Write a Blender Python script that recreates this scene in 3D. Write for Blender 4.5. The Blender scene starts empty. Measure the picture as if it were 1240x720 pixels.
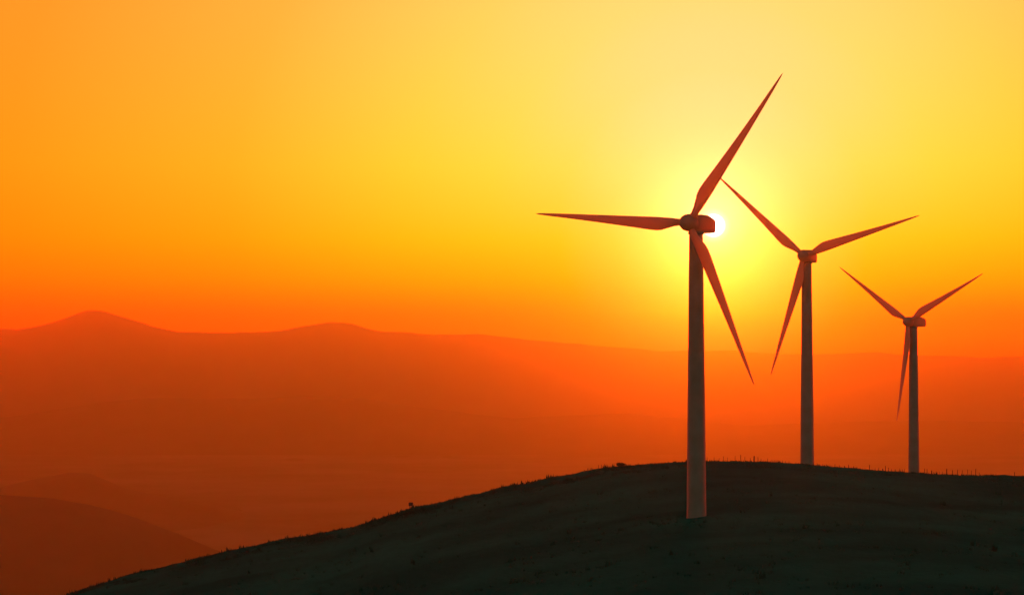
import bpy, bmesh, math, random
from mathutils import Vector, Matrix, noise
random.seed(7)
R = math.radians
sc = bpy.context.scene
col = sc.collection

# ------------------------------------------------------------------ camera
F = 2685.0                     # focal length in pixels of a 1240 x 720 frame
CAM = Vector((0, 0, 27.1))
PITCH = math.atan(52 / F)
cd = bpy.data.cameras.new('camera'); cam = bpy.data.objects.new('camera', cd); col.objects.link(cam)
cam.location = CAM; cam.rotation_euler = (R(90) + PITCH, 0, 0)
cd.sensor_width = 36; cd.lens = 36 * F / 1240
cd.clip_start = 0.5; cd.clip_end = 80000
sc.camera = cam

def ray(px, py):               # world direction through a photo pixel, y component 1
    x, z = (px - 620) / F, (360 - py) / F
    c, s = math.cos(PITCH), math.sin(PITCH)
    v = Vector((x, c - s * z, s + c * z))
    return v / v.y
def at(px, py, Y):             # point at ground distance Y behind a photo pixel
    return CAM + ray(px, py) * Y

# ------------------------------------------------------------------ helpers
def lerp_table(t, x):
    if x <= t[0][0]: 
        (a, b), (c, d) = t[0], t[1]
        return b + (x - a) * (d - b) / (c - a)
    for (a, b), (c, d) in zip(t, t[1:]):
        if x <= c:
            u = (x - a) / (c - a)
            return b + (d - b) * u
    (a, b), (c, d) = t[-2], t[-1]
    return d + (x - c) * (d - b) / (c - a) * 0.3
def smooth(a, b, x):
    u = max(0, min(1, (x - a) / (b - a)))
    return u * u * (3 - 2 * u)
def fbm(x, y, s, o=4, seed=0.0):
    return noise.fractal(Vector((x / s + seed, y / s - seed, seed * 1.7)), 1.0, 2.0, o)

def obj(name, bm, mat, parent=None, smooth_shade=True):
    me = bpy.data.meshes.new(name); bm.to_mesh(me); bm.free()
    if smooth_shade:
        for p in me.polygons: p.use_smooth = True
    me.materials.append(mat)
    o = bpy.data.objects.new(name, me); col.objects.link(o)
    if parent: o.parent = parent
    return o
def tag(o, label=None, cat=None, group=None, kind=None):
    if label: o['label'] = label
    if cat: o['category'] = cat
    if group: o['group'] = group
    if kind: o['kind'] = kind
    return o
def thing(name, loc, label, cat, group=None):
    o = bpy.data.objects.new(name, None); col.objects.link(o); o.location = loc
    o.empty_display_size = 0.5
    return tag(o, label, cat, group)

def material(name, c1, c2=None, scale=1.0, rough=0.8, detail=4, bump=0.0, bscale=None, spec=0.3, ramp=(0.35, 0.65), metal=0):
    m = bpy.data.materials.new(name); m.use_nodes = True
    nt = m.node_tree; n = nt.nodes; l = nt.links
    b = n['Principled BSDF']; b.inputs['Roughness'].default_value = rough
    b.inputs['Specular IOR Level'].default_value = spec
    b.inputs['Metallic'].default_value = metal
    tc = n.new('ShaderNodeTexCoord')
    if c2:
        nz = n.new('ShaderNodeTexNoise'); nz.inputs['Scale'].default_value = scale; nz.inputs['Detail'].default_value = detail
        cr = n.new('ShaderNodeValToRGB'); cr.color_ramp.elements[0].position = ramp[0]; cr.color_ramp.elements[1].position = ramp[1]
        cr.color_ramp.elements[0].color = (*c1, 1); cr.color_ramp.elements[1].color = (*c2, 1)
        l.new(tc.outputs['Object'], nz.inputs['Vector']); l.new(nz.outputs['Fac'], cr.inputs['Fac']); l.new(cr.outputs['Color'], b.inputs['Base Color'])
    else:
        b.inputs['Base Color'].default_value = (*c1, 1)
    if bump:
        nb = n.new('ShaderNodeTexNoise'); nb.inputs['Scale'].default_value = bscale or scale * 4; nb.inputs['Detail'].default_value = 5
        bp = n.new('ShaderNodeBump'); bp.inputs['Strength'].default_value = bump; bp.inputs['Distance'].default_value = 0.3
        l.new(tc.outputs['Object'], nb.inputs['Vector']); l.new(nb.outputs['Fac'], bp.inputs['Height']); l.new(bp.outputs['Normal'], b.inputs['Normal'])
    if spec <= 0.05:                # matt vegetation and earth: no sheen at grazing light
        d = n.new('ShaderNodeBsdfDiffuse'); d.inputs['Roughness'].default_value = 1.0
        for a_, b_ in (('Base Color', 'Color'), ('Normal', 'Normal')):
            if b.inputs[a_].is_linked: l.new(b.inputs[a_].links[0].from_socket, d.inputs[b_])
        l.new(d.outputs[0], n['Material Output'].inputs['Surface']); n.remove(b)
    return m

M = {
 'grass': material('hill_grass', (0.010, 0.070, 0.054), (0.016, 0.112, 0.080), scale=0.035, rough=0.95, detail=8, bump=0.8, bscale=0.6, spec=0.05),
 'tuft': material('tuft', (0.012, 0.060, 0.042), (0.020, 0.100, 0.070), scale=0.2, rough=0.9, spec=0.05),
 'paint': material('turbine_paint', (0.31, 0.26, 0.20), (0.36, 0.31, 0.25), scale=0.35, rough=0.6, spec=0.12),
 'blade': material('blade_gelcoat', (0.46, 0.46, 0.45), (0.50, 0.50, 0.49), scale=0.3, rough=0.4, spec=0.4),
 'concrete': material('concrete', (0.20, 0.20, 0.18), (0.28, 0.27, 0.25), scale=1.5, rough=0.9),
 'wood': material('weathered_wood', (0.07, 0.055, 0.04), (0.12, 0.10, 0.08), scale=6, rough=0.9),
 'wire': material('wire', (0.25, 0.25, 0.25), rough=0.5, metal=0.8),
 'board': material('board_paint', (0.05, 0.04, 0.035), (0.09, 0.07, 0.06), scale=4, rough=0.7),
 'leaf': material('bush_leaf', (0.035, 0.055, 0.022), (0.070, 0.095, 0.040), scale=3, rough=0.7, spec=0.2),
 'bark': material('bark', (0.08, 0.06, 0.045), (0.13, 0.10, 0.08), scale=8, rough=0.95),
 'valley': material('valley_fields', (0.05, 0.055, 0.03), (0.16, 0.13, 0.075), scale=0.001, rough=0.95, detail=7, spec=0.05),
 'hillside': material('far_hillside', (0.035, 0.045, 0.025), (0.075, 0.075, 0.045), scale=0.0018, rough=0.95, detail=7, spec=0.05),
 'mountain': material('mountain', (0.06, 0.06, 0.045), (0.11, 0.10, 0.075), scale=0.0009, rough=0.95, detail=7, spec=0.05),
}
# glass-fibre shells let some of the light behind them through
_m = M['blade'].node_tree; _o = _m.nodes['Material Output']; _tr = _m.nodes.new('ShaderNodeBsdfTranslucent'); _tr.inputs['Color'].default_value = (1.0, 0.72, 0.40, 1)
_mx = _m.nodes.new('ShaderNodeMixShader'); _mx.inputs[0].default_value = 0.62
_m.links.new(_m.nodes['Principled BSDF'].outputs[0], _mx.inputs[1]); _m.links.new(_tr.outputs[0], _mx.inputs[2]); _m.links.new(_mx.outputs[0], _o.inputs['Surface'])
wm = bpy.data.materials.new('still_water'); wm.use_nodes = True
_b = wm.node_tree.nodes['Principled BSDF']
_b.inputs['Base Color'].default_value = (0.02, 0.03, 0.03, 1); _b.inputs['Roughness'].default_value = 0.12; _b.inputs['IOR'].default_value = 1.33
_n = wm.node_tree.nodes.new('ShaderNodeTexNoise'); _n.inputs['Scale'].default_value = 0.3
_p = wm.node_tree.nodes.new('ShaderNodeBump'); _p.inputs['Strength'].default_value = 0.05
_t = wm.node_tree.nodes.new('ShaderNodeTexCoord')
wm.node_tree.links.new(_t.outputs['Object'], _n.inputs['Vector']); wm.node_tree.links.new(_n.outputs['Fac'], _p.inputs['Height']); wm.node_tree.links.new(_p.outputs['Normal'], _b.inputs['Normal'])

# ------------------------------------------------------------------ the turbine hill
VALLEY = -1440.0
YC = 462.0
CREST = [(85, 720), (138, 702), (190, 690), (243, 677), (290, 666), (339, 656), (385, 649), (429, 639.5), (465, 627.5), (497, 617.5), (530, 612), (565, 603.5),
         (590, 597.5), (610, 592), (640, 587.5), (670, 580), (700, 575), (730, 568.5), (760, 565), (800, 561.5), (850, 559), (900, 558.5), (940, 559.5),
         (975, 562), (1010, 565.5), (1060, 569.5), (1110, 573), (1150, 575.5), (1200, 577.5), (1240, 577)]
CZ = []
for px, py in CREST:
    p = at(px, py + 1.2, YC); CZ.append((p.x, p.z))
def crest_z(X):
    if X < CZ[0][0]:                       # left of the frame the shoulder goes on falling away
        d = CZ[0][0] - X
        return CZ[0][1] - 0.33 * d - 0.3 * (math.sqrt(d * d + 40000) - 200)
    if X > CZ[-1][0]:
        d = X - CZ[-1][0]
        return CZ[-1][1] - 0.03 * d - 0.5 * (math.sqrt(d * d + 90000) - 300)
    return lerp_table(CZ, X)
def hill_h(X, Y, rough=True):
    # perspective makes the flank nearer than the crest run out to the sides, so widen it towards the camera
    z = crest_z(X)
    if Y > YC:
        d = Y - YC
        z -= 0.085 * (math.sqrt(d * d + 225) - 15)
        if d > 175: z -= 0.6 * (math.sqrt((d - 175) ** 2 + 62500) - 250)
    else:
        d = YC - Y
        z -= 0.8 * smooth(20, 120, d)
    z = z * smooth(-60, 150, Y) + (1 - smooth(-60, 150, Y)) * min(z, 2) * 1.0
    k = math.exp(-(X * X + Y * Y) / 55.0 ** 2)
    z = z * (1 - k) + 25.4 * k
    if Y < -40: z -= 0.6 * (math.sqrt((Y + 40) ** 2 + 40000) - 200)
    if rough:
        z += 0.55 * fbm(X, Y, 26, 4, 3.1) * (0.35 + 0.65 * smooth(0, 60, abs(Y - YC))) + (0.16 + 0.14 * (1 - smooth(5, 40, X))) * fbm(X, Y, 3.6, 4, 9.3)
    return max(z, VALLEY - 3)
def grid(xs, ys, hf):
    bm = bmesh.new(); V = [[bm.verts.new((x, y, hf(x, y))) for x in xs] for y in ys]
    for j in range(len(ys) - 1):
        for i in range(len(xs) - 1):
            bm.faces.new((V[j][i], V[j][i + 1], V[j + 1][i + 1], V[j + 1][i]))
    return bm
def axis(segs):
    out = []
    for a, b, st in segs:
        n = max(1, round((b - a) / st)); out += [a + (b - a) * i / n for i in range(n)]
    out.append(segs[-1][1]); return out
xs = axis([(-3400, -700, 90), (-700, -170, 18), (-170, 160, 0.9), (160, 700, 18), (700, 4300, 120)])
ys = axis([(-3300, -450, 95), (-450, 180, 12), (180, 430, 2.2), (430, 500, 0.9), (500, 640, 3), (640, 1150, 16), (1150, 4300, 105)])
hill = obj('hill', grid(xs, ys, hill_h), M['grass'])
tag(hill, 'dark grassy hill in shade carrying the three turbines', kind='structure')

# low grass and scrub on the hill
def tufts(bm, x, y, z, h, w, n):
    for _ in range(n):
        a = random.uniform(0, math.tau); r = random.uniform(0, w)
        bx, by = x + r * math.cos(a), y + r * math.sin(a)
        b = random.uniform(0, math.pi); hw = random.uniform(0.03, 0.08) + 0.12 * h
        dx, dy = hw * math.cos(b), hw * math.sin(b)
        hh = h * random.uniform(0.5, 1.1)
        v = [bm.verts.new((bx - dx, by - dy, z - 0.1)), bm.verts.new((bx + dx, by + dy, z - 0.1)),
             bm.verts.new((bx + random.uniform(-.3, .3) * h, by + random.uniform(-.3, .3) * h, z + hh))]
        bm.faces.new(v)
bm = bmesh.new()
for i in range(15000):
    if i % 3:
        Y = YC + random.uniform(-18, 24); X = random.uniform(-105, 125) if i % 2 else random.uniform(-105, 25)
    else:
        Y = random.uniform(215, 470); X = random.uniform(-0.25, 0.25) * Y
    dens = fbm(X, Y, 9, 3, 5.5)
    if dens < -0.05: continue
    h = random.uniform(0.12, 0.3) + max(0, dens) * random.random() * 0.45
    if random.random() < (0.05 if X < 25 else 0.015): h = random.uniform(0.5, 1.0)
    tufts(bm, X, Y, hill_h(X, Y), h, 0.7, 6)
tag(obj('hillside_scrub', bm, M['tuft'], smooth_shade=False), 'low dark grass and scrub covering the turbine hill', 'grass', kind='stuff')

# ------------------------------------------------------------------ valley and far relief
RXS = axis([(-22500, -11200, 1000), (-11200, 11200, 95), (11200, 22500, 1000)])
vb = grid(axis([(-24700, -11200, 1300), (-11200, 11200, 330), (11200, 24700, 1300)]), axis([(-5500, 42000, 330)]), lambda x, y: VALLEY + 16 * fbm(x, y, 3000, 3, 2.2) * smooth(29500, 34000, y))
tag(obj('ground', vb, M['valley']), 'hazy valley floor of fields below the hill', kind='structure')
def ridge(name, prof, Y, depth, mat, label, amp, scale, seed, xr=(-22500, 22500)):
    zt = []
    for px, py in prof:
        p = at(px, py, Y); zt.append((p.x, p.z))
    def hf(x, y):
        if x < zt[0][0]: t = zt[0][1] + (zt[0][1] - VALLEY) * 0.1 * fbm(x, 0, 3000, 3, seed)
        elif x > zt[-1][0]: t = zt[-1][1] + (zt[-1][1] - VALLEY) * 0.1 * fbm(x, 0, 3000, 3, seed)
        else: t = lerp_table(zt, x)
        t += amp * 0.30 * fbm(x, 0, scale * 0.6, 5, seed + 4)
        H = t - VALLEY
        u = (y - Y) / depth
        s = max(0.0, 1 - abs(u)) ** 1.35
        z = VALLEY - 38 + (H + 38) * s + amp * fbm(x, y, scale, 5, seed) * min(1, 4 * abs(u)) * s
        return z
    return tag(obj(name, grid([x for x in RXS if xr[0] <= x <= xr[1]], axis([(Y - depth, Y + depth, depth / 16)]), hf), M[mat]), label, kind='structure')
ridge('mountains', [(-60, 398), (20, 399), (50, 394), (80, 384), (105, 375), (125, 375), (150, 383), (185, 395), (215, 402), (300, 403), (350, 398), (400, 389), (425, 391), (460, 401), (520, 404), (580, 405),
                   (650, 411), (720, 418), (800, 424), (880, 425), (960, 429), (1060, 427), (1140, 431), (1240, 432), (1400, 430)], 37500, 3700, 'mountain',
      'long faint mountain ridge on the horizon with a rounded peak at left', 95, 1400, 1.3)
ridge('far_hills', [(-200, 500), (0, 505), (60, 498), (120, 486), (200, 481), (300, 483), (370, 478), (430, 481), (500, 492), (620, 506), (760, 500), (900, 515), (1100, 508), (1300, 512)], 30700, 2500, 'hillside',
      'broad hazy hills crossing the valley below the mountain ridge', 50, 1000, 5.7)
ridge('valley_hills', [(-500, 560), (-200, 570), (0, 590), (40, 580), (85, 571), (110, 573), (150, 590), (200, 602), (260, 616), (330, 634), (420, 655), (520, 672), (600, 690)], 18500, 2200, 'hillside',
      'dim double humped hill in the valley at far left', 21, 500, 8.8, (-16500, 1700))
ridge('near_valley_hill', [(-600, 570), (-200, 585), (0, 598), (60, 602), (110, 611), (150, 621), (210, 643), (280, 672), (350, 700), (450, 740)], 12000, 1900, 'hillside',
      'dark olive slope in the bottom left corner behind the turbine hill', 16, 400, 12.1, (-13500, 0))

def pond(px, py, w, d, seed):
    p = at(px, py, 1); dr = ray(px, py); t = (VALLEY + 0.8 - CAM.z) / dr.z
    c = CAM + dr * t
    bm = bmesh.new(); vs = []
    for i in range(28):
        a = math.tau * i / 28; k = 1 + 0.35 * fbm(math.cos(a) * 2, math.sin(a) * 2, 1, 3, seed)
        vs.append(bm.verts.new((c.x + w * k * math.cos(a), c.y + d * k * math.sin(a), VALLEY + 0.8)))
    bm.faces.new(vs)
    geo = bmesh.ops.extrude_face_region(bm, geom=bm.faces[:])
    bmesh.ops.translate(bm, vec=(0, 0, -2), verts=[v for v in geo['geom'] if isinstance(v, bmesh.types.BMVert)])
    bmesh.ops.recalc_face_normals(bm, faces=bm.faces[:])
    return tag(obj('water', bm, wm, smooth_shade=False), 'faint glinting pond in the valley', kind='structure')
pond(541, 552, 75, 230, 1.0); pond(486, 552, 100, 200, 2.0); pond(357, 556, 120, 290, 3.0)

# ------------------------------------------------------------------ wind turbines
def tube(bm, prof, seg=32, axis_m=Matrix.Identity(4), cap=True):   # lathe round local z: list of (radius, z)
    rings = []
    for r, z in prof:
        rings.append([bm.verts.new(axis_m @ Vector((r * math.cos(math.tau * i / seg), r * math.sin(math.tau * i / seg), z))) for i in range(seg)])
    for a, b in zip(rings, rings[1:]):
        for i in range(seg):
            bm.faces.new((a[i], a[(i + 1) % seg], b[(i + 1) % seg], b[i]))
    if cap:
        bm.faces.new(rings[0][::-1]); bm.faces.new(rings[-1])
def sections(bm, secs, cap=True):                                   # loft between equal-length loops
    rings = [[bm.verts.new(p) for p in s] for s in secs]; n = len(rings[0])
    for a, b in zip(rings, rings[1:]):
        for i in range(n): bm.faces.new((a[i], a[(i + 1) % n], b[(i + 1) % n], b[i]))
    if cap: bm.faces.new(rings[0][::-1]); bm.faces.new(rings[-1])

RAD = 26.9
def blade_bm():
    # local frame: z = span, x = in the rotor plane towards the trailing edge, y = rotor axis (towards the nose)
    bm = bmesh.new(); secs = []
    tab = [(0.7, .52, 1.04, 1.0, 0), (1.6, .52, 1.04, 1.0, 0), (2.4, .55, 1.22, .80, 3), (3.4, .60, 1.62, .50, 9), (4.4, .62, 1.98, .34, 10), (5.2, .62, 2.10, .28, 9), (6.5, .60, 2.03, .25, 8),
           (9, .54, 1.78, .22, 6), (12, .47, 1.50, .20, 4.5), (15, .40, 1.23, .19, 3), (18, .33, .97, .18, 2), (21, .26, .72, .17, 1), (24, .18, .48, .16, 0), (26, .10, .28, .15, 0), (26.6, .05, .17, .14, 0), (26.9, 0.0, .05, .14, 0)]
    for r, le, c, th, tw in tab:
        pts = []
        for i in range(20):
            a = math.tau * i / 20
            u = 0.5 - 0.5 * math.cos(a)                 # 0 at LE, 1 at TE
            if th >= 0.99:
                x, y = u * c, math.sin(a) * c * 0.5
            else:
                round_ = math.sin(a) * c * th * 0.5
                foil = (1 if math.sin(a) >= 0 else -1) * c * th * 0.5 * 1.75 * (math.sqrt(u) * (1 - u) ** 0.9 * 1.5)
                k = smooth(1.6, 4.4, r)
                x, y = u * c, round_ * (1 - k) + foil * k
            x -= le
            t = R(tw); pts.append(Vector((x * math.cos(t) - y * math.sin(t), x * math.sin(t) + y * math.cos(t) + 0.0009 * r * r, r)))
        secs.append(pts)
    sections(bm, secs)
    bmesh.ops.recalc_face_normals(bm, faces=bm.faces[:])
    return bm
def nacelle_bm():
    # local frame: y = towards the nose, origin on the tower axis at hub height; a superellipse box lofted along y
    bm = bmesh.new(); secs = []
    for y, w, h, zc in [(1.15, .80, .85, 0), (1.10, .98, 1.05, 0), (.6, 1.15, 1.25, 0), (-.4, 1.24, 1.36, 0.02), (-2.2, 1.24, 1.36, 0.0), (-3.6, 1.20, 1.20, -.16), (-4.35, 1.12, 1.06, -.28), (-4.5, 1.0, .95, -.30), (-4.53, .85, .80, -.30)]:
        pts = []
        for i in range(32):
            a = math.tau * i / 32; c, s = math.cos(a), math.sin(a); e = 0.38
            pts.append(Vector((w * math.copysign(abs(c) ** e, c), y, zc + h * math.copysign(abs(s) ** e, s))))
        secs.append(pts)
    sections(bm, secs); bmesh.ops.recalc_face_normals(bm, faces=bm.faces[:])
    return bm
def spinner_bm():
    bm = bmesh.new()
    m = Matrix.Rotation(R(-90), 4, 'X')                 # lathe axis z -> y
    tube(bm, [(.95, -1.15), (1.18, -1.05), (1.30, -.6), (1.32, 0), (1.26, .55), (1.08, 1.05), (.80, 1.45), (.45, 1.70), (.12, 1.80)], 32, m)
    bmesh.ops.recalc_face_normals(bm, faces=bm.faces[:])
    return bm
def tower_bm(H):
    bm = bmesh.new(); prof = [(1.60, -0.6), (1.60, 0.05), (1.49, 0.06)]
    prof = [(1.49, -0.8), (1.49, 0.02)]
    n = 3; top = H - 1.38
    for k in range(1, 22):
        z = top * k / 21; prof.append((1.49 - 0.44 * (z / top) ** 1.1, z))
    tube(bm, prof, 48); return bm

HUBH = {}
first = []
def turbine(bx, yb, hubpx, hy, Y, psi, alpha, label):
    top = at(bx, hy, Y)
    gz = hill_h(top.x, top.y, False)
    root = thing('wind_turbine', (top.x, top.y, gz), label, 'wind turbine', 'white wind turbines on the hill')
    H = top.z - gz
    phi = math.atan2(top.x, top.y); ps = R(psi)
    los = Vector((math.sin(phi), math.cos(phi), 0)); right = Vector((math.cos(phi), -math.sin(phi), 0))
    ax = (-math.cos(ps) * los - math.sin(ps) * right)
    e1 = (math.cos(ps) * right - math.sin(ps) * los)
    up = Vector((0, 0, 1))
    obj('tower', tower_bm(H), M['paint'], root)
    na = M3(e1, ax, up, Vector((0, 0, H)))
    if not first:
        n = obj('nacelle', nacelle_bm(), M['blade'], root); s = obj('spinner', spinner_bm(), M['blade'], root)
        bl = [obj('blade', blade_bm(), M['blade'], root)]
        for _ in range(2):
            b = bl[0].copy(); col.objects.link(b); b.parent = root; bl.append(b)
        cb = bmesh.new(); tube(cb, [(1.22, -1.62), (1.22, -1.40), (1.1, -1.2)], 40)
        c = obj('yaw_collar', cb, M['paint'], root)
        first.extend([n, s, bl[0], c])
    else:
        n, s, c = first[0].copy(), first[1].copy(), first[3].copy(); bl = [first[2].copy() for _ in range(3)]
        for o in (n, s, c, *bl): col.objects.link(o); o.parent = root
    n.matrix_local = na
    hubc = Vector((0, 0, H)) + ax * 2.4
    s.matrix_local = M3(e1, ax, up, hubc)
    c.matrix_local = Matrix.Translation((0, 0, H))
    for k, b in enumerate(bl):
        a = R(alpha[k])
        span = math.cos(a) * e1 + math.sin(a) * up
        trail = -math.sin(a) * e1 + math.cos(a) * up        # counter-clockwise side: the bulging trailing edge
        b.matrix_local = M3(trail, ax, span, hubc)
    return root
def M3(x, y, z, t):
    m = Matrix((x, y, z)).transposed().to_4x4(); m.translation = t; return m

turbine(842.8, 628, 836, 270.5, 337.5, 28.0, (53.2, 175.3, 294.8), 'nearest and tallest wind turbine, its nacelle covering part of the low sun')
turbine(976.8, 562, 974, 310, 484, 16.0, (17.6, 137.1, 254.3), 'mid-sized wind turbine on the crest between the tallest and the smallest one')
turbine(1106, 590, 1099, 389.3, 596, 34.6, (27.4, 145.6, 262.8), 'smallest and farthest wind turbine, its tower foot hidden behind the crest')

# ------------------------------------------------------------------ fences, board, bush on the crest
def box(bm, c, s, rz=0.0):
    m = Matrix.Translation(c) @ Matrix.Rotation(rz, 4, 'Z') @ Matrix.Diagonal((*s, 1))
    return bmesh.ops.create_cube(bm, size=1, matrix=m)['verts']
def crest_at(px, Yf):
    d = ray(px, 560); X = d.x * Yf
    return Vector((X, Yf, hill_h(X, Yf)))
def fence(posts, Yf, label):
    p0 = crest_at(posts[0][0], Yf)
    root = thing('wire_fence', p0, label, 'fence', 'wire fences along the hill crest')
    tops = []
    for px, hp, w in posts:
        p = crest_at(px, Yf + 1.2 * math.sin(px * 0.21)) ; h = hp * Yf / F + 0.12
        rel = p - p0; bm = bmesh.new()
        lean = Vector((random.uniform(-.06, .06), random.uniform(-.05, .05), 0)) * h
        r = w * 0.5
        rings = []
        for f, k in ((-0.3, 1.0), (0.0, 1.0), (0.6, .95), (0.97, .85), (1.0, .55)):
            rings.append([rel + lean * f + Vector((r * k * math.cos(math.tau * i / 8 + .2), r * k * math.sin(math.tau * i / 8 + .2), h * f)) for i in range(8)])
        sections(bm, rings); obj('post', bm, M['wood'], root)
        tops.append((rel, lean, h))
    wb = bmesh.new()
    for (a, la, ha), (b, lb, hb) in zip(tops, tops[1:]):
        if (a - b).length > 4.5: continue
        for f in (0.35, 0.62, 0.88):
            A = a + la * f + Vector((0, 0, ha * f)); B = b + lb * f + Vector((0, 0, hb * f)); n = 3; rr = 0.004
            d = (B - A).normalized(); s = d.cross(Vector((0, 0, 1))).normalized(); u = s.cross(d)
            rings = []
            for t in (0, .5, 1):
                c = A.lerp(B, t) - Vector((0, 0, 0.04 * (1 - (2 * t - 1) ** 2)))
                rings.append([c + (s * math.cos(q) + u * math.sin(q)) * rr for q in (0, 2.1, 4.2)])
            sections(wb, rings)
    obj('wire', wb, M['wire'], root)
A_ = [(856.3, 5, .12), (864.5, 5, .1), (870.8, 4, .08), (876, 6, .11), (881, 4, .09), (890, 6, .11), (897, 8, .14), (902, 6, .12), (908.6, 5, .14), (913, 7.5, .30), (918, 6, .14),
      (921.6, 4, .1), (929.4, 4.5, .11), (934, 3, .09), (937.6, 3.5, .09), (941, 3.5, .1), (944.4, 3, .09), (947.8, 3.5, .1), (951, 3, .09), (955.5, 3, .09)]
B_ = [(984.7, 3.5, .12), (989.4, 4, .12), (995.7, 4, .12), (1001, 4, .12), (1005, 3, .1), (1011, 4.5, .12), (1016.7, 4, .14), (1022.5, 4.5, .22), (1027.7, 6, .2), (1031, 3, .1),
      (1052.8, 7, .18), (1059.7, 4, .1), (1063.9, 5, .12), (1069, 3.5, .25), (1072.2, 7, .16), (1076, 5, .14), (1079.6, 4, .1), (1083.8, 4, .16), (1089.5, 5, .1), (1095.3, 5, .1)]
C_ = [(1119.4, 7, .14), (1122.8, 6.5, .14), (1128.3, 5, .26), (1133.6, 4, .1), (1137.3, 4, .1), (1141.5, 3.5, .1), (1146.2, 7, .22), (1153.5, 6, .16), (1159.3, 6.5, .16), (1165, 6, .12),
      (1171.8, 7, .12), (1176, 6, .11), (1181.3, 8, .16), (1186, 3.5, .1)]
D_ = [(707.4, 3.5, .16), (711.8, 4, .2), (716.8, 4, .18), (724.8, 5, .12), (728.5, 5, .12), (732, 3.5, .1), (737, 3, .1), (741.5, 3.5, .16)]
fence(D_, 474, 'shortest run of thin fence posts, left of the round bush on the rising crest')
fence(A_, 478, 'row of thin uneven fence posts on the crest between the tallest and the middle turbine')
fence(B_, 480, 'row of low fence posts on the crest between the middle and the smallest turbine')
fence(C_, 482, 'row of fence posts on the crest to the right of the smallest turbine')
def lone_post(px, hp, w, label):
    p = crest_at(px, 478); h = hp * 478 / F + .1; bm = bmesh.new(); r = w / 2
    sections(bm, [[Vector((r * k * math.cos(math.tau * i / 8), r * k * math.sin(math.tau * i / 8), h * f)) for i in range(8)] for f, k in ((-.3, 1), (0, 1), (.95, .9), (1, .6))])
    o = obj('fence_post', bm, M['wood']); o.location = p; tag(o, label, 'post', 'lone posts on the crest')
lone_post(1228.5, 4, .15, 'lone short post on the crest near the right edge of the picture')
lone_post(631.6, 4, .3, 'stout lone post on the left slope of the hill between board and fence')

p = crest_at(497.5, 474)
t = thing('notice_board', p, 'small dark square board on a short post alone on the left slope', 'board')
bm = bmesh.new(); vs = box(bm, (0, 0, .98), (.92, .10, .74), .1); bmesh.ops.bevel(bm, geom=bm.edges[:], offset=.02, segments=1, affect='EDGES'); obj('panel', bm, M['board'], t, False)
for sx in (-.22, .22):
    bm = bmesh.new(); box(bm, (sx, .11, .5), (.13, .1, 1.5), .1); obj('leg', bm, M['wood'], t, False)

def bush(px, Yf, w, h, label, n=900, seed=1):
    rnd = random.Random(seed); p = crest_at(px, Yf)
    t = thing('bush', p, label, 'bush', 'round bushes on the crest')
    lobes = [(rnd.uniform(-.5, .5) * w, rnd.uniform(-.4, .4) * w, rnd.uniform(.35, .62) * h, rnd.uniform(.35, .5) * h) for _ in range(8)] + [(0, 0, .5 * h, .5 * h)]
    bm = bmesh.new()
    for i in range(n):
        lx, ly, lz, lr = rnd.choice(lobes)
        v = Vector((rnd.gauss(0, 1), rnd.gauss(0, 1), rnd.gauss(0, 1))).normalized() * lr * rnd.uniform(.55, 1.05)
        c = Vector((lx + v.x * 1.2, ly + v.y * 1.2, max(.02, lz + v.z)))
        a = Vector((rnd.gauss(0, 1), rnd.gauss(0, 1), rnd.gauss(0, 1))).normalized(); b = a.orthogonal().normalized(); s = rnd.uniform(.05, .1)
        q = [bm.verts.new(c + a * s), bm.verts.new(c + b * s * .6), bm.verts.new(c - a * s), bm.verts.new(c - b * s * .6)]
        bm.faces.new(q)
    obj('foliage', bm, M['leaf'], t, False)
    bm = bmesh.new()
    for lx, ly, lz, lr in lobes:
        A, B = Vector((lx * .1, ly * .1, -.15)), Vector((lx, ly, lz)); d = (B - A).normalized(); s = d.orthogonal().normalized(); u = d.cross(s)
        sections(bm, [[A.lerp(B, f) + (s * math.cos(q) + u * math.sin(q)) * .04 * (1.2 - f) for q in (0, 1.57, 3.14, 4.71)] for f in (0, 1)])
    obj('stem', bm, M['bark'], t)
bush(753, 474, 1.7, .95, 'wide round dark bush on the crest to the left of the tallest turbine', 1500)
bush(640, 474, .9, .5, 'small dark bush on the left slope just right of the stout lone post', 500, 3)

# ------------------------------------------------------------------ air
HAZE_D = 1.5e-5      # forward-scattering dust; the finer part of the haze has HAZE_F
HAZE_F = 2.1e-5
HZ0, HZ1 = VALLEY - 46, 590.0
bm = bmesh.new(); box(bm, (0, (-6000 + 42500) / 2, (HZ0 + HZ1) / 2), (50600, 42500 + 6000, HZ1 - HZ0))
hm = bpy.data.materials.new('haze_air'); hm.use_nodes = True
nt = hm.node_tree; nt.nodes.remove(nt.nodes['Principled BSDF'])
pv = nt.nodes.new('ShaderNodeVolumePrincipled'); pv.inputs['Density'].default_value = HAZE_D
pv.inputs['Color'].default_value = (0.98, 0.80, 0.26, 1); pv.inputs['Anisotropy'].default_value = 0.97
pf = nt.nodes.new('ShaderNodeVolumePrincipled'); pf.inputs['Density'].default_value = HAZE_F
pf.inputs['Color'].default_value = (0.98, 0.80, 0.28, 1); pf.inputs['Anisotropy'].default_value = 0.5
av = nt.nodes.new('ShaderNodeAddShader'); nt.links.new(pv.outputs[0], av.inputs[0]); nt.links.new(pf.outputs[0], av.inputs[1])
nt.links.new(av.outputs[0], nt.nodes['Material Output'].inputs['Volume'])
hz = obj('haze', bm, hm, smooth_shade=False); tag(hz, 'warm evening haze filling the valley air', 'haze', kind='stuff')

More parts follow.
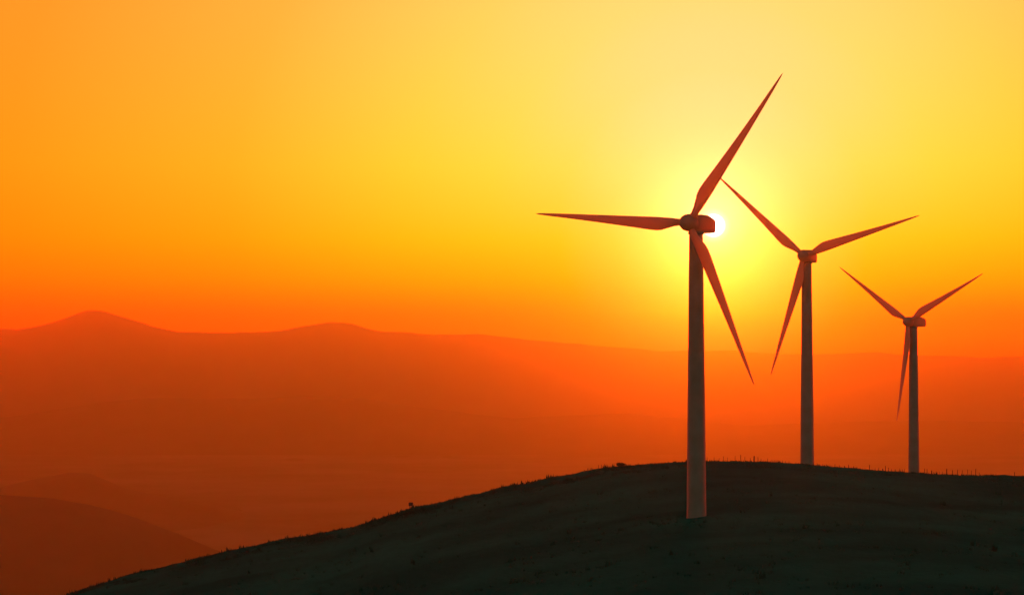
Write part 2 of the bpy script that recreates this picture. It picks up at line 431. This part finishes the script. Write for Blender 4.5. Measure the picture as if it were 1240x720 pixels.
# ------------------------------------------------------------------ sun and sky
sd = ray(864, 273).normalized()
sun_el = math.asin(sd.z); sun_az = math.atan2(sd.x, sd.y)
sl = bpy.data.lights.new('sun', 'SUN'); sl.energy = 0.52; sl.color = (1.0, 0.10, 0.003); sl.angle = R(0.5)
so = bpy.data.objects.new('sun', sl); col.objects.link(so)
so.rotation_euler = (-sd).to_track_quat('-Z', 'Y').to_euler(); so.location = (0, 0, 200)

w = bpy.data.worlds.new('World'); sc.world = w; w.use_nodes = True
nt = w.node_tree; n = nt.nodes; l = nt.links
bg = n['Background']; bg.inputs['Strength'].default_value = 1.0
tc = n.new('ShaderNodeTexCoord')
def math_(op, a, b=None, c=None):
    m = n.new('ShaderNodeMath'); m.operation = op
    for i, v in enumerate((a, b, c)):
        if v is None: continue
        if isinstance(v, (int, float)): m.inputs[i].default_value = v
        else: l.new(v, m.inputs[i])
    return m.outputs[0]
dt = n.new('ShaderNodeVectorMath'); dt.operation = 'DOT_PRODUCT'; l.new(tc.outputs['Generated'], dt.inputs[0]); dt.inputs[1].default_value = sd
theta = math_('MULTIPLY', math_('ARCCOSINE', math_('MINIMUM', dt.outputs['Value'], 0.9999999)), 180 / math.pi)
sep = n.new('ShaderNodeSeparateXYZ'); l.new(tc.outputs['Generated'], sep.inputs[0])
elev = math_('MULTIPLY', math_('ARCSINE', sep.outputs['Z']), 180 / math.pi)
def ramp(src, lo, hi, stops, scale=1.0, interp='EASE'):
    t = math_('DIVIDE', math_('SUBTRACT', src, lo), hi - lo)
    cr = n.new('ShaderNodeValToRGB'); cr.color_ramp.interpolation = interp; e = cr.color_ramp.elements
    while len(e) > 1: e.remove(e[-1])
    for i, (x, c) in enumerate(stops):
        p = (x - lo) / (hi - lo)
        if i == 0: e[0].position = p; el = e[0]
        else: el = e.new(p)
        el.color = (*[v / scale for v in c], 1)
    l.new(t, cr.inputs['Fac']); return cr.outputs['Color']
def vmix(kind, a, b, fac=1.0):
    m = n.new('ShaderNodeMix'); m.data_type = 'RGBA'; m.blend_type = kind; m.clamp_result = False
    if isinstance(fac, (int, float)): m.inputs[0].default_value = fac
    else: l.new(fac, m.inputs[0])
    for i, v in ((6, a), (7, b)):
        if isinstance(v, tuple): m.inputs[i].default_value = (*v, 1)
        else: l.new(v, m.inputs[i])
    return m.outputs[2]
glow = ramp(theta, 0, 60, [(0, (1.7, .98, 1.0)), (1.0, (1.65, .90, .84)), (2.0, (1.6, .83, .60)), (4, (1.55, .79, .36)), (5.8, (1.55, .77, .21)), (8, (1.55, .70, .13)), (12.5, (1.5, .485, .056)), (18, (1.9, .345, .024)),
                           (26, (4.6, .27, .012)), (40, (5.0, .22, .010)), (60, (4.2, .20, .010))], 6.0, 'LINEAR')
vert = ramp(elev, -2, 50, [(-2, (5, .02, .0)), (-.5, (5, .07, .0)), (0.0, (5, .26, .0)), (.5, (4.4, .37, .0)), (.9, (3.6, .51, .0)), (1.55, (2.6, .73, .0)), (2.6, (1.5, .94, .04)), (4.5, (1.05, 1.07, .30)), (8.7, (.78, 1.02, 1)), (14, (.30, .5, .9)), (25, (.08, .2, .6)), (50, (.03, .12, .4))], 5.0, 'LINEAR')
sunset = vmix('MULTIPLY', glow, vert)
SCL = 30.0
sunset = vmix('MULTIPLY', sunset, (SCL,) * 3)
disc = ramp(theta, 0, 5, [(0, (1, .95, .85)), (.19, (1, .93, .8)), (.25, (.6, .5, .35)), (.31, (.20, .14, .085)), (.45, (.09, .05, .045)), (.9, (.03, .012, .026)), (1.6, (.01, .003, .014)), (2.6, (.0, .0, .005)), (4, (0, 0, 0))], 1.0, 'LINEAR')
disc = vmix('MULTIPLY', disc, (9.0, 9.0, 9.0))
sunset = vmix('ADD', sunset, disc)
sky = n.new('ShaderNodeTexSky'); sky.sky_type = 'NISHITA'; sky.sun_disc = False
sky.sun_elevation = sun_el; sky.sun_rotation = sun_az; sky.air_density = 1.4; sky.dust_density = 2.5; sky.altitude = 400
day = vmix('MULTIPLY', sky.outputs['Color'], (0.11, 0.125, 0.13))
away = ramp(theta, 0, 90, [(0, (0, 0, 0)), (40, (0, 0, 0)), (90, (1, 1, 1))], 1.0, 'EASE')
mf = n.new('ShaderNodeSeparateColor'); l.new(away, mf.inputs[0])
final = vmix('MIX', sunset, day, mf.outputs[0])
l.new(final, bg.inputs['Color'])

# ------------------------------------------------------------------ render settings
sc.view_settings.view_transform = 'Standard'; sc.view_settings.look = 'None'
sc.view_settings.exposure = 0; sc.view_settings.gamma = 1; sc.view_settings.use_curve_mapping = False
cy = sc.cycles
cy.use_denoising = True
try: cy.denoiser = 'OPENIMAGEDENOISE'
except Exception: pass
cy.volume_bounces = 6; cy.max_bounces = 8; cy.diffuse_bounces = 3; cy.glossy_bounces = 2
cy.sample_clamp_indirect = 10
